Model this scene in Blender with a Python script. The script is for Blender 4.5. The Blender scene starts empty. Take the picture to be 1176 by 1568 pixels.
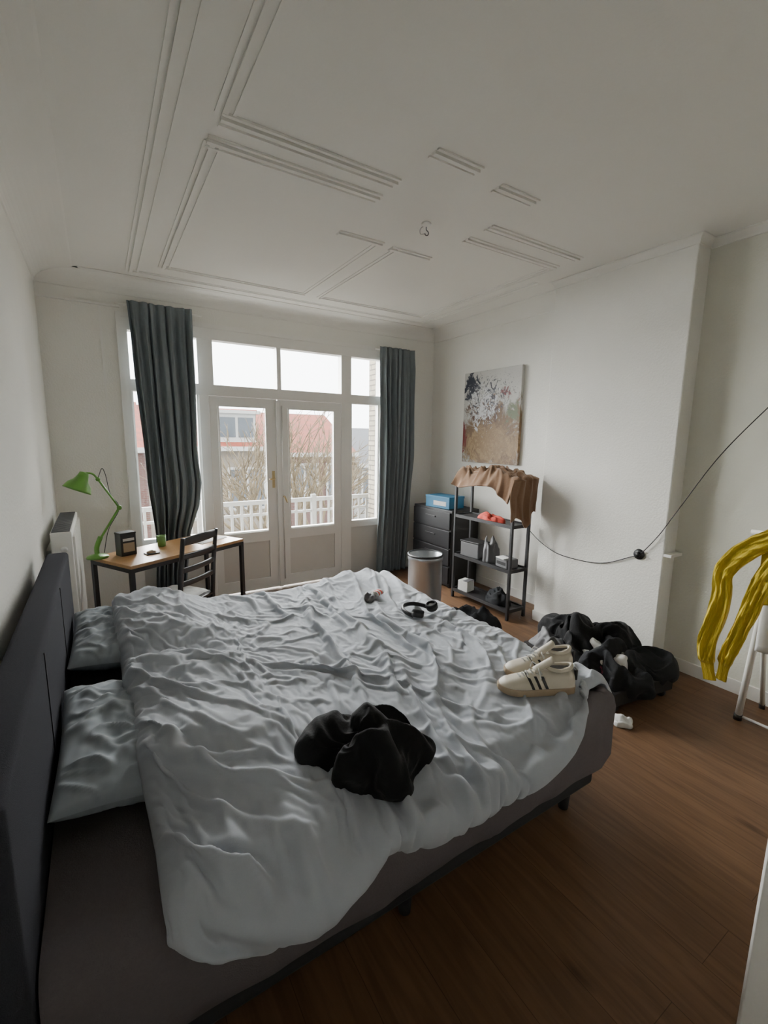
import bpy, bmesh, math, random, time
import numpy as np
from mathutils import Vector, Matrix, noise
from mathutils.bvhtree import BVHTree
random.seed(4)
SC=bpy.context.scene
COL=SC.collection

# ---------------------------------------------------------------- materials
def mat(name,col,rough=.6,metal=0,var=.06,scale=8,bump=0,bscale=60,sheen=0,spec=.5,stretch=None,coat=0):
    m=bpy.data.materials.new(name); m.use_nodes=True
    nt=m.node_tree; n=nt.nodes; l=nt.links
    b=n['Principled BSDF']
    tc=n.new('ShaderNodeTexCoord'); src=tc.outputs['Object']
    if stretch:
        mp=n.new('ShaderNodeMapping'); mp.inputs['Scale'].default_value=stretch; l.new(src,mp.inputs[0]); src=mp.outputs[0]
    nz=n.new('ShaderNodeTexNoise'); nz.inputs['Scale'].default_value=scale; nz.inputs['Detail'].default_value=4; l.new(src,nz.inputs['Vector'])
    mx=n.new('ShaderNodeMixRGB'); 
    c=Vector(col[:3])
    mx.inputs[1].default_value=(*(c*(1-var)),1); mx.inputs[2].default_value=(*[min(1,v) for v in c*(1+var)],1)
    l.new(nz.outputs['Fac'],mx.inputs[0]); l.new(mx.outputs[0],b.inputs['Base Color'])
    b.inputs['Roughness'].default_value=rough; b.inputs['Metallic'].default_value=metal
    b.inputs['Specular IOR Level'].default_value=spec
    if sheen: b.inputs['Sheen Weight'].default_value=sheen
    if coat: b.inputs['Coat Weight'].default_value=coat
    if bump:
        n2=n.new('ShaderNodeTexNoise'); n2.inputs['Scale'].default_value=bscale; n2.inputs['Detail'].default_value=5; l.new(src,n2.inputs['Vector'])
        bp=n.new('ShaderNodeBump'); bp.inputs['Strength'].default_value=bump; bp.inputs['Distance'].default_value=.01
        l.new(n2.outputs['Fac'],bp.inputs['Height']); l.new(bp.outputs[0],b.inputs['Normal'])
    return m
M={}
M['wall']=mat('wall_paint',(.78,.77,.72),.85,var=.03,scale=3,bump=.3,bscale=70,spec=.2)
M['wall_shaded']=mat('wall_paint_shaded',(.70,.695,.61),.85,var=.03,scale=3,bump=.2,bscale=70,spec=.2)  # wall paint made darker: shading of the recess is put into the colour
M['ceil']=mat('ceiling_paint',(.78,.77,.725),.9,var=.02,scale=2,bump=.08,bscale=50,spec=.1)
M['white']=mat('white_gloss_paint',(.78,.77,.73),.4,var=.02)
M['doorpanel']=mat('door_panel_paint',(.62,.60,.55),.45,var=.03)
M['duvet']=mat('duvet_cotton',(.38,.405,.44),.85,var=.03,scale=300,bump=.05,bscale=500,sheen=.15,spec=.2)
M['pillow']=mat('pillow_cotton',(.30,.335,.36),.85,var=.03,scale=300,sheen=.15,spec=.2)
M['mattress']=mat('mattress_cover',(.130,.115,.118),.95,var=.1,scale=90,bump=.25,bscale=250,spec=.2)
M['headboard']=mat('headboard_fabric',(.036,.037,.046),.95,var=.25,scale=350,bump=.3,bscale=450,spec=.2)
M['base']=mat('bed_base_black',(.02,.02,.022),.9,var=.2,scale=100)
M['black']=mat('black_plastic',(.012,.012,.013),.45,var=.2)
M['blackcloth']=mat('black_fabric',(.008,.008,.009),.85,var=.3,scale=40,bump=.2,bscale=120,spec=.2,sheen=.05)
M['darkcloth']=mat('charcoal_fabric',(.018,.019,.021),.9,var=.3,scale=40,bump=.2,bscale=120,spec=.2)
M['blackmetal']=mat('black_powder_metal',(.012,.012,.014),.5,var=.2)
M['curtain']=mat('curtain_slate',(.195,.225,.24),.9,var=.12,scale=60,bump=.15,bscale=300,spec=.15,stretch=(1,1,.2))
M['steel']=mat('brushed_steel',(.42,.45,.48),.3,metal=.7,var=.06,scale=60,stretch=(1,1,.05))
M['green']=mat('lamp_green',(.13,.33,.05),.35,var=.05)
M['greengl']=mat('cup_green',(.16,.34,.10),.25,var=.05)
M['brown']=mat('brown_fleece',(.19,.105,.055),.95,var=.15,scale=60,bump=.3,bscale=150,sheen=.2)
M['yellow']=mat('yellow_knit',(.58,.43,.02),.9,var=.18,scale=130,bump=.35,bscale=170,sheen=.15,stretch=(1,1,.12))
M['cream']=mat('cream_leather',(.56,.51,.41),.5,var=.05)
M['gum']=mat('gum_sole',(.38,.29,.19),.6,var=.05)
M['red']=mat('red_cloth',(.5,.05,.03),.8,var=.1,scale=30)
M['pink']=mat('dark_pink_cloth',(.18,.03,.06),.8,var=.2,scale=30)
M['blue']=mat('blue_card',(.02,.16,.30),.5,var=.1)
M['greyplastic']=mat('grey_plastic',(.12,.12,.125),.6,var=.1)
M['whitecloth']=mat('white_cloth',(.62,.62,.6),.9,var=.05,scale=30)
M['chair']=mat('chair_dark_wood',(.018,.014,.013),.4,var=.3,scale=12,stretch=(1,1,.2))
M['deskwood']=mat('desk_oak',(.40,.225,.09),.35,var=.2,scale=14,stretch=(.25,3,1))
M['brass']=mat('brass',(.45,.36,.2),.35,metal=1)
M['wire']=mat('cable_black',(.01,.01,.01),.5)
M['bark']=mat('bark',(.085,.062,.032),.9,var=.3,scale=3)
M['conc']=mat('balcony_concrete',(.20,.18,.165),.9,var=.1)
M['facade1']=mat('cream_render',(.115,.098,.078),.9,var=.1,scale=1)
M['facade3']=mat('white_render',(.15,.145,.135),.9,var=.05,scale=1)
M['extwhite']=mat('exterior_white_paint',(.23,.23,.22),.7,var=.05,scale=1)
M['slate']=mat('slate_roof',(.04,.043,.05),.8,var=.2,scale=3)
M['winglass']=mat('dark_window_glass',(.02,.027,.035),.1,var=.2,scale=1)
M['street']=mat('street_asphalt',(.05,.05,.047),.95,var=.1)
def brickmat(name,c1,c2,mor,sc,bw=.22,rh=.065,rot=None):
    m=bpy.data.materials.new(name); m.use_nodes=True; nt=m.node_tree; n=nt.nodes; l=nt.links
    b=n['Principled BSDF']; b.inputs['Roughness'].default_value=.9
    tc=n.new('ShaderNodeTexCoord'); sp=n.new('ShaderNodeSeparateXYZ'); l.new(tc.outputs['Object'],sp.inputs[0])
    ad=n.new('ShaderNodeMath'); ad.operation='ADD'; l.new(sp.outputs[0],ad.inputs[0]); l.new(sp.outputs[1],ad.inputs[1])
    cb=n.new('ShaderNodeCombineXYZ'); l.new(ad.outputs[0],cb.inputs[0]); l.new(sp.outputs[2],cb.inputs[1])
    br=n.new('ShaderNodeTexBrick'); br.inputs['Scale'].default_value=sc; br.inputs['Color1'].default_value=(*c1,1); br.inputs['Color2'].default_value=(*c2,1); br.inputs['Mortar'].default_value=(*mor,1)
    br.inputs['Brick Width'].default_value=bw; br.inputs['Row Height'].default_value=rh; br.inputs['Mortar Size'].default_value=.008
    l.new(cb.outputs[0],br.inputs['Vector']); l.new(br.outputs['Color'],b.inputs['Base Color'])
    return m
M['brick']=brickmat('red_brick',(.07,.028,.02),(.055,.024,.018),(.08,.065,.06),1)
M['brickpale']=brickmat('pale_brick',(.30,.26,.19),(.22,.195,.14),(.09,.075,.06),1)
M['tiles']=brickmat('orange_roof_tiles',(.17,.030,.012),(.12,.022,.010),(.05,.014,.010),1,.3,.25)
def floormat():
    m=bpy.data.materials.new('laminate_floor'); m.use_nodes=True; nt=m.node_tree; n=nt.nodes; l=nt.links
    b=n['Principled BSDF']; b.inputs['Roughness'].default_value=.45; b.inputs['Specular IOR Level'].default_value=.3
    tc=n.new('ShaderNodeTexCoord'); mp=n.new('ShaderNodeMapping'); mp.inputs['Rotation'].default_value=(0,0,math.pi/2); l.new(tc.outputs['Object'],mp.inputs[0])
    br=n.new('ShaderNodeTexBrick'); br.inputs['Scale'].default_value=1; br.inputs['Brick Width'].default_value=1.25; br.inputs['Row Height'].default_value=.19; br.inputs['Mortar Size'].default_value=.0012
    br.inputs['Color1'].default_value=(.172,.096,.054,1); br.inputs['Color2'].default_value=(.150,.083,.046,1); br.inputs['Mortar'].default_value=(.08,.04,.02,1); br.offset=.37
    l.new(mp.outputs[0],br.inputs['Vector'])
    mp2=n.new('ShaderNodeMapping'); mp2.inputs['Scale'].default_value=(14,1.1,1); l.new(tc.outputs['Object'],mp2.inputs[0])
    nz=n.new('ShaderNodeTexNoise'); nz.inputs['Scale'].default_value=2.2; nz.inputs['Detail'].default_value=8; nz.inputs['Distortion'].default_value=1.2; l.new(mp2.outputs[0],nz.inputs['Vector'])
    cr=n.new('ShaderNodeValToRGB'); cr.color_ramp.elements[0].position=.3; cr.color_ramp.elements[0].color=(.62,.58,.52,1); cr.color_ramp.elements[1].position=.65; cr.color_ramp.elements[1].color=(1.1,1.08,1.0,1)
    l.new(nz.outputs['Fac'],cr.inputs[0])
    mu=n.new('ShaderNodeMixRGB'); mu.blend_type='MULTIPLY'; mu.inputs[0].default_value=.8; l.new(br.outputs['Color'],mu.inputs[1]); l.new(cr.outputs[0],mu.inputs[2])
    mp3=n.new('ShaderNodeMapping'); mp3.inputs['Scale'].default_value=(5,1.6,1); l.new(tc.outputs['Object'],mp3.inputs[0])
    vo=n.new('ShaderNodeTexVoronoi'); vo.inputs['Scale'].default_value=1.0; l.new(mp3.outputs[0],vo.inputs['Vector'])
    cr2=n.new('ShaderNodeValToRGB'); cr2.color_ramp.elements[0].position=.03; cr2.color_ramp.elements[0].color=(.35,.3,.25,1); cr2.color_ramp.elements[1].position=.12; cr2.color_ramp.elements[1].color=(1,1,1,1)
    l.new(vo.outputs['Distance'],cr2.inputs[0])
    mu2=n.new('ShaderNodeMixRGB'); mu2.blend_type='MULTIPLY'; mu2.inputs[0].default_value=.8; l.new(mu.outputs[0],mu2.inputs[1]); l.new(cr2.outputs[0],mu2.inputs[2])
    l.new(mu2.outputs[0],b.inputs['Base Color']); return m
M['floor']=floormat()
def glassmat():
    m=bpy.data.materials.new('window_glass'); m.use_nodes=True; nt=m.node_tree; n=nt.nodes; l=nt.links
    n.remove(n['Principled BSDF']); out=n['Material Output']
    t=n.new('ShaderNodeBsdfTransparent'); t.inputs[0].default_value=(.97,.98,.98,1); g=n.new('ShaderNodeBsdfGlossy'); g.inputs['Roughness'].default_value=.03
    x=n.new('ShaderNodeMixShader'); x.inputs[0].default_value=.05; l.new(t.outputs[0],x.inputs[1]); l.new(g.outputs[0],x.inputs[2]); l.new(x.outputs[0],out.inputs[0]); return m
M['glass']=glassmat()
# ---------------------------------------------------------------- mesh helpers
def mkobj(name,verts,faces,m=None,parent=None,smooth=False):
    me=bpy.data.meshes.new(name); me.from_pydata([tuple(v) for v in verts],[],faces); me.update()
    o=bpy.data.objects.new(name,me); COL.objects.link(o)
    if m: me.materials.append(M[m] if isinstance(m,str) else m)
    if smooth: me.polygons.foreach_set('use_smooth',[True]*len(me.polygons))
    if parent: o.parent=parent
    return o
def empty(name,loc=(0,0,0),rz=0):
    e=bpy.data.objects.new(name,None); COL.objects.link(e); e.location=loc; e.rotation_euler=(0,0,rz); e.empty_display_size=.1
    return e
BF=[(0,3,2,1),(4,5,6,7),(0,1,5,4),(1,2,6,5),(2,3,7,6),(3,0,4,7)]
def bv(x0,x1,y0,y1,z0,z1): return [(x0,y0,z0),(x1,y0,z0),(x1,y1,z0),(x0,y1,z0),(x0,y0,z1),(x1,y0,z1),(x1,y1,z1),(x0,y1,z1)]
def box(name,x0,x1,y0,y1,z0,z1,m,parent=None,bev=0,seg=2):
    o=mkobj(name,bv(x0,x1,y0,y1,z0,z1),BF,m,parent)
    if bev:
        md=o.modifiers.new('b','BEVEL'); md.width=bev; md.segments=seg; md.limit_method='ANGLE'
        if seg>2: o.data.polygons.foreach_set('use_smooth',[True]*6)
    return o
def boxes(name,lst,m,parent=None,bev=0):
    V=[];F=[]
    for b in lst:
        k=len(V); V+=bv(*b); F+=[tuple(i+k for i in f) for f in BF]
    o=mkobj(name,V,F,m,parent)
    if bev:
        md=o.modifiers.new('b','BEVEL'); md.width=bev; md.segments=2; md.limit_method='ANGLE'
    return o
def tubegeo(pts,rad,seg=8,V=None,F=None,flat=1,up=None):
    if V is None: V=[];F=[]
    pts=[Vector(p) for p in pts]; n=len(pts)
    if not hasattr(rad,'__len__'): rad=[rad]*n
    t0=(pts[1]-pts[0]).normalized()
    a=Vector(up) if up else (Vector((0,0,1)) if abs(t0.z)<.9 else Vector((1,0,0)))
    nrm=(a-t0*a.dot(t0)).normalized(); base=len(V)
    for i,p in enumerate(pts):
        t=((pts[min(i+1,n-1)]-pts[max(i-1,0)])).normalized()
        nrm=(nrm-t*nrm.dot(t)).normalized(); b=t.cross(nrm)
        for k in range(seg):
            an=2*math.pi*k/seg; V.append(p+(nrm*math.cos(an)*flat+b*math.sin(an))*rad[i])
    for i in range(n-1):
        for k in range(seg):
            q=base+i*seg; k2=(k+1)%seg
            F.append((q+k,q+k2,q+seg+k2,q+seg+k))
    F.append(tuple(base+k for k in range(seg))[::-1]); F.append(tuple(base+(n-1)*seg+k for k in range(seg)))
    return V,F
def tube(name,pts,rad,m,parent=None,seg=10,flat=1,up=None):
    V,F=tubegeo(pts,rad,seg,flat=flat,up=up); return mkobj(name,V,F,m,parent,True)
def tubes(name,lst,m,parent=None,seg=8):
    V=[];F=[]
    for pts,r in lst: tubegeo(pts,r,seg,V,F)
    return mkobj(name,V,F,m,parent,True)
def lathe(name,prof,m,parent=None,seg=40,center=(0,0,0),axis=None):
    V=[];F=[]
    for r,z in prof:
        for k in range(seg):
            a=2*math.pi*k/seg; V.append(Vector((r*math.cos(a),r*math.sin(a),z)))
    for i in range(len(prof)-1):
        for k in range(seg):
            k2=(k+1)%seg; F.append((i*seg+k,i*seg+k2,(i+1)*seg+k2,(i+1)*seg+k))
    if axis is not None:
        R=Vector((0,0,1)).rotation_difference(Vector(axis)).to_matrix(); V=[R@v for v in V]
    c=Vector(center); V=[v+c for v in V]
    return mkobj(name,V,F,m,parent,True)
def smoothcurve(pts,n=8):
    P=[Vector(p) for p in pts]; out=[]
    for i in range(len(P)-1):
        p0=P[max(i-1,0)];p1=P[i];p2=P[i+1];p3=P[min(i+2,len(P)-1)]
        for k in range(n):
            t=k/n; out.append(.5*((2*p1)+(p2-p0)*t+(2*p0-5*p1+4*p2-p3)*t*t+(3*p1-p0-3*p2+p3)*t**3))
    out.append(P[-1]); return out
def nz(x,y,z=0): return noise.noise(Vector((x,y,z)))
def sridge(x,y,z=0):
    n_=noise.noise(Vector((x,y,z)))*2.6
    return 1-min(1,math.sqrt(n_*n_+.012))
def sstep(a,b,x):
    t=max(0,min(1,(x-a)/(b-a))) if a!=b else 0
    return t*t*(3-2*t)
def interp(x,xs,ys):
    return float(np.interp(x,xs,ys))
def gridobj(name,nu,nv,fn,m,parent=None,solid=0):
    V=[fn(i/(nu-1),j/(nv-1)) for j in range(nv) for i in range(nu)]
    F=[(j*nu+i,j*nu+i+1,(j+1)*nu+i+1,(j+1)*nu+i) for j in range(nv-1) for i in range(nu-1)]
    o=mkobj(name,V,F,m,parent,True)
    if solid:
        md=o.modifiers.new('s','SOLIDIFY'); md.thickness=solid; md.offset=0
    return o
# cloth simulation helper: bakes the simulated shape into the mesh
def simulate(o,colliders,frames,shrink=-.08,bend=.4,pin=None,tens=12,mass=.25,damp=2,grav=1.,quality=5):
    if pin is not None:
        vg=o.vertex_groups.new(name='pin')
        for i,wt in pin: vg.add([i],wt,'REPLACE')
    for c in colliders:
        c.modifiers.new('col','COLLISION'); c.collision.thickness_outer=.004; c.collision.cloth_friction=30; c.collision.damping=.6
    md=o.modifiers.new('cloth','CLOTH'); s=md.settings
    s.quality=quality; s.mass=mass; s.tension_stiffness=tens; s.compression_stiffness=tens; s.shear_stiffness=4; s.bending_stiffness=bend; s.air_damping=damp
    s.shrink_min=shrink; s.shrink_max=shrink; s.effector_weights.gravity=grav
    if pin is not None: s.vertex_group_mass='pin'; s.pin_stiffness=1
    md.collision_settings.distance_min=.004; md.collision_settings.collision_quality=2; md.collision_settings.use_self_collision=False
    md.collision_settings.use_collision=bool(colliders)
    md.point_cache.frame_start=1; md.point_cache.frame_end=frames+2
    for f in range(1,frames+1): SC.frame_set(f)
    dg=bpy.context.evaluated_depsgraph_get(); ev=o.evaluated_get(dg); me=bpy.data.meshes.new_from_object(ev)
    ok=len(me.vertices)==len(o.data.vertices) and all(math.isfinite(v.co.x) and abs(v.co.z)<5 for v in me.vertices)
    o.modifiers.remove(md)
    for g in list(o.vertex_groups): o.vertex_groups.remove(g)
    if ok:
        for a,b in zip(o.data.vertices,me.vertices): a.co=b.co
        o.data.update()
    for c in colliders: c.modifiers.clear()
    SC.frame_set(1)
    return ok
def heap(name,c,rx,ry,h,seed,m,parent=None,rz=0,sub=6,amp=.35,f=3.0,outl=.25,sim=0,shrink=-.22):
    bm=bmesh.new(); bmesh.ops.create_icosphere(bm,subdivisions=sub,radius=1)
    cr,sr=math.cos(rz),math.sin(rz)
    for v in bm.verts:
        p=v.co.copy(); an=math.atan2(p.y,p.x)
        o=1+outl*nz(math.cos(an)*1.3+seed*7.1,math.sin(an)*1.3,seed)*1.3+.08*nz(math.cos(an)*2.6,math.sin(an)*2.6+seed,seed*3)
        wx=nz(p.x*1.2+seed,p.y*1.2,p.z*1.2)*1.2; wy=nz(p.x*1.2,p.y*1.2+seed*2,p.z+5)*1.2
        q=sridge(p.x*f*.45+wx+seed*3,p.y*f*.45+wy,seed)
        q2=sridge(p.x*f*.9+wx*1.4+seed,p.y*f*.7+wy*1.4,9+seed)
        zz=p.z
        if zz<-.05: zz=-.05+ (zz+.05)*.05
        bul=1+.10*math.sin(min(1,max(0,zz+.05)*2)*math.pi)*nz(math.cos(an)*3+seed,math.sin(an)*3,4)
        x=p.x*o*rx*bul; y=p.y*o*ry*bul
        z=max(0,(zz+.05))**.7*h*(.72+.55*amp*q+.25*q2*amp+.5*nz(p.x*1.5+seed,p.y*1.5,2))
        v.co=Vector((c[0]+x*cr-y*sr,c[1]+x*sr+y*cr,c[2]+max(z,0)))
    me=bpy.data.meshes.new(name); bm.to_mesh(me); bm.free(); o=bpy.data.objects.new(name,me); COL.objects.link(o)
    me.materials.append(M[m]); me.polygons.foreach_set('use_smooth',[True]*len(me.polygons))
    if sim:
        pin=[(v.index,1.0) for v in me.vertices if v.co.z<c[2]+.004]
        simulate(o,[],sim,shrink=shrink,bend=.15,pin=pin,tens=10,mass=.2,grav=.04,quality=5)
        for v in me.vertices:
            if v.co.z<c[2]: v.co.z=c[2]
        md=o.modifiers.new('sub','SUBSURF'); md.levels=1; md.render_levels=1
    if parent: o.parent=parent
    return o

# ---------------------------------------------------------------- bed (first: the duvet is simulated on it)
bed=empty('bed')
def softbox(name,x0,x1,y0,y1,z0,z1,m,parent,r=.05,bul=.01):
    o=box(name,x0,x1,y0,y1,z0,z1,m,parent); md=o.modifiers.new('b','BEVEL'); md.width=r; md.segments=5
    o.data.polygons.foreach_set('use_smooth',[True]*6); return o
def pillow(name,cx,cy,cz,lx,ly,h,tilt,seed):
    def P(u,v,s):
        a=u*2-1;b=v*2-1
        k=(max(0,1-abs(a)**2.6)*max(0,1-abs(b)**2.6))**.45
        x=a*lx/2*(1-.05*(1-b*b)*abs(a)**4); y=b*ly/2*(1-.05*(1-a*a)*abs(b)**4)
        z=s*h/2*k
        if k>0: z+=k*(.014*(sridge(a*1.6+seed,b*3.4+.7*nz(a*2,b*2,seed),seed)-.5)+.008*nz(a*5+seed,b*5)+.018*(sridge(a*1.2+b*.8+seed,b*6+1.2*nz(a*2,b*2),seed)**2-.3))
        return Vector((x,y,z))
    n=80;V=[];F=[]
    for s in (1,-1):
        k=len(V)
        for j in range(n):
            for i in range(n): V.append(P(i/(n-1),j/(n-1),s))
        for j in range(n-1):
            for i in range(n-1):
                f=(k+j*n+i,k+j*n+i+1,k+(j+1)*n+i+1,k+(j+1)*n+i); F.append(f if s>0 else f[::-1])
    R=Matrix.Rotation(tilt,3,'Y'); V=[R@v+Vector((cx,cy,cz)) for v in V]
    return mkobj(name,V,F,'pillow',None,True)
YE0,YE1,XE1=.955,2.905,1.855
def foldfield(x,y):
    k=interp(x,[0,.3,.7,1.1,1.5,1.9],[-.35,-.25,.15,.42,.25,.1])
    s=x-k*(y-2)
    s+=.12*nz(x*1.5,y*1.5,1)+.035*nz(x*4,y*4,2)
    a=sridge(s*4.6,y*.62,3.3)**1.8*.036
    b=sridge(s*9.5+3,y*1.1+1.1,6.1)**1.8*.020
    hd=sstep(1.3,.2,x)
    t=y+.55*x+.15*nz(x*2,y*2,5)
    c=sridge(x*1.6+7,t*4.2,9.7)**2*.028*hd
    c2=sridge(x*3.5+2,t*8+x*2,13.7)**2*.014*(.35+.65*hd)
    d=sridge(x*7+y*5+nz(x*4,y*4)*.8,y*6-x*4,12.)**2*.008
    e=.020*nz(x*2.2,y*2.2,15)
    amp=.65+.8*max(0,.5+nz(x*1.1+4,y*1.1,21))
    return (a+b)*amp*(1-.35*hd)+c+c2+d+e
def duvet_base(x,y):
    z=.608
    pil=max(sstep(1.15,1.4,y)*sstep(2.1,1.9,y),sstep(2.1,2.3,y)*sstep(2.98,2.8,y))
    z+=(.055+.085*pil)*sstep(.62,.15,x)
    z+=.055*math.exp(-((x-1.58)**2/.07+(y-2.86)**2/.10))
    z+=.035*math.exp(-((x-.30)**2/.03+(y-1.25)**2/.10))
    z-=.02*sstep(1.5,1.85,x)
    return z
def hang(x):
    return interp(x,[-.05,.0,.07,.13,.22,.30,.40,.47,.52,.60,.75,.93,1.2,1.45,1.72,1.9],[.02,.05,.13,.19,.22,.20,.22,.19,.12,.10,.12,.10,.10,.05,-.10,-.08])
def headx(y): return interp(y,[.6,.95,1.3,1.7,2.1,2.5,2.95],[.06,.05,.035,.02,.015,-.0,-.01])+.012*nz(y*3,1,1)
def duvgen(off,fs,info=None):
  def duv(u,v):
    xf=2.12
    hx=.02; xp=hx+(xf-hx)*u
    ys=YE0-hang(xp)+.010*nz(xp*3,3,3); ye=YE1+.22
    yp=ys+(ye-ys)*v
    hx=headx(yp); xp=hx+(xf-hx)*u
    R=.05
    def wrap(t,edge):
        if t<edge-R: return t,0
        s=t-(edge-R); q=R*math.pi/2
        if s<q: a=s/R; return edge-R+R*math.sin(a),R*(1-math.cos(a))
        return edge,R+(s-q)
    X,dx=wrap(xp,XE1)
    yy,dn=wrap(-yp,-YE0); yf,df=wrap(yp,YE1)
    near=yp<2
    Y=-yy if near else yf; d1=dn if near else df
    f0=foldfield(xp,yp); f=f0*fs; top=duvet_base(min(X,XE1),min(max(Y,YE0),YE1))-off
    drop=max(dx,d1); side=sstep(0,.07,drop)
    if info is not None: info.append((f0*(1-side),f0*side if d1>=dx and near else 0))
    z=top+f*(1-side)-drop-.012*side
    if d1>=dx:
        fl=side*(.25*f+.010*math.sin(xp*15+3*nz(xp*2,1,2))*min(1,drop*5)*fs+.012-off)
        Y+= (-fl if near else fl)
    else: X+=side*(f*.4+.012-off)
    ed=min(u/.02,1); z-=(1-ed)**2*.05*(1-side)
    if near and d1==0: z-= .02*(1-min(1,v/.02))**2
    if drop==0 and z<.587: z=.587+ (z-.587)*.1
    return (X,Y,z)
  return duv
NU,NV=215,200
INFO=[]
duvet=gridobj('duvet',NU,NV,duvgen(0,.55,INFO),'duvet')
proxy=gridobj('proxy',90,90,duvgen(.012,0.0),'duvet')
pin=[]
for j in range(NV):
    for i in range(NU):
        if j<=1 or i<=1 or i>=NU-2 or j>=NV-2: pin.append((j*NU+i,1.0))
simulate(duvet,[proxy],15,shrink=-.16,bend=.5,pin=pin,grav=.45,mass=.2)
bpy.data.objects.remove(proxy)
for v,(ft,fs) in zip(duvet.data.vertices,INFO):
    i=v.index%NU; j=v.index//NU
    e=min(1,i/6,j/6)
    v.co.z+=.80*ft*e; v.co.y-=.18*fs
duvet.data.update()
BV=BVHTree.FromPolygons([v.co.copy() for v in duvet.data.vertices],[tuple(p.vertices) for p in duvet.data.polygons])
def surf(x,y,r=0):
    zs=[]
    for dx in (-r,0,r):
        for dy in (-r,0,r):
            h=BV.ray_cast(Vector((x+dx,y+dy,2)),Vector((0,0,-1)))
            if h[0]: zs.append(h[0].z)
    return zs
def zmean(x,y,r=0): q=surf(x,y,r); return sum(q)/len(q) if q else .62
def zmax(x,y,r=0): q=surf(x,y,r); return max(q) if q else .62
md=duvet.modifiers.new('sub','SUBSURF'); md.levels=1; md.render_levels=1
md=duvet.modifiers.new('s','SOLIDIFY'); md.thickness=.007; md.offset=0

softbox('headboard',-.285,-.185,.93,3.0,.05,1.01,'headboard',bed,.018)
for i,y in enumerate((1.62,2.31)): box('headboard_seam_%d'%(i+1),-.187,-.1825,y-.004,y+.004,.3,1.0,'base',bed)
box('boxspring',-.18,1.79,1.035,2.86,.12,.30,'base',bed,bev=.015)
def skirt():
    V=[];F=[]
    x0,x1,y0,y1=-.18,1.85,.965,2.90; r=.09
    per=[]
    def add(x,y,nx,ny): per.append((x,y,nx,ny))
    for i in range(160): add(x0+(x1-r-x0)*i/159,y0,0,-1)
    for i in range(1,12): a=-math.pi/2+math.pi/2*i/12; add(x1-r+r*math.cos(a),y0+r+r*math.sin(a),math.cos(a),math.sin(a))
    for i in range(70): add(x1,y0+r+(y1-y0-2*r)*i/69,1,0)
    for i in range(1,12): a=math.pi/2*i/12; add(x1-r+r*math.cos(a),y1-r+r*math.sin(a),math.cos(a),math.sin(a))
    for i in range(70): add(x1-r-(x1-r-x0)*i/69,y1,0,1)
    prof=[(-.55,.582),(-.06,.582),(-.03,.577),(-.008,.560),(0,.53),(.003,.49),(.003,.45),(.001,.41),(0,.38),(-.002,.34),(-.005,.30),(-.028,.235),(-.045,.215)]
    k=len(per)
    for pi,(o,z) in enumerate(prof):
        for j,(x,y,nx,ny) in enumerate(per):
            w=(.010*nz(x*5+y*2,z*5,3)+.008*(sridge(x*3.5+z*4+y*2,z*7-x*1.5,5)**2-.2))*(1 if pi>3 else .3)+(.003*math.sin((x+y)*21+2*nz(x*3,y*3)) if pi>8 else 0)
            oo=o+w
            V.append((x+nx*oo if o>-.5 else min(x,x1-.5) if nx>0 else x,(y+ny*oo) if o>-.5 else y+ny*(-.5), z+(.008*nz(x*4,y*4,7) if pi>=11 else 0)))
    for pi in range(len(prof)-1):
        for j in range(k-1): F.append((pi*k+j,pi*k+j+1,(pi+1)*k+j+1,(pi+1)*k+j))
    mkobj('mattress_cover',V,F,'mattress',bed,True)
    box('mattress_core',x0+.001,x1-.06,y0+.05,y1-.05,.30,.5795,'mattress',bed)
skirt()
lg=[]
for x in (-.1,.8,1.68):
    for y in (1.10,1.95,2.8): lg.append(([(x,y,.0),(x,y,.13)],[.022,.03]))
tubes('bed_legs',lg,'base',bed,12)
pillow('pillow',-.005,1.63,.665,.35,.70,.15,math.radians(8),1.3)
pillow('pillow',-.005,2.52,.665,.35,.70,.15,math.radians(8),4.1)

# ---------------------------------------------------------------- room shell
XL,XR,XC,XA=-.34,3.67,3.345,3.50
YW,YB,ZC=4.70,-.45,2.96
box('floor',XL-.2,XR+.25,YB-.2,YW+.05,-.12,0,'floor')
box('ceiling',XL-.2,XR+.25,YB-.2,YW+.25,ZC,ZC+.15,'ceil')
box('wall_left',XL-.2,XL,YB-.2,YW+.25,0,ZC,'wall')
box('wall_right',XR,XR+.25,2.66,YW+.25,0,ZC,'wall')
box('wall_chimney',XC,XR+.25,1.58,2.66,0,ZC,'wall',bev=.008)
box('wall_alcove',XA,XR+.25,YB-.2,1.58,0,ZC,'wall_shaded')
box('wall_back',XL-.2,XR+.25,YB-.2,YB,0,ZC,'wall')
boxes('wall_front',[(XL-.2,.24,YW,YW+.25,0,ZC),(2.97,XR+.25,YW,YW+.25,0,ZC),(.24,2.97,YW,YW+.25,2.66,ZC)],'wall')
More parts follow.
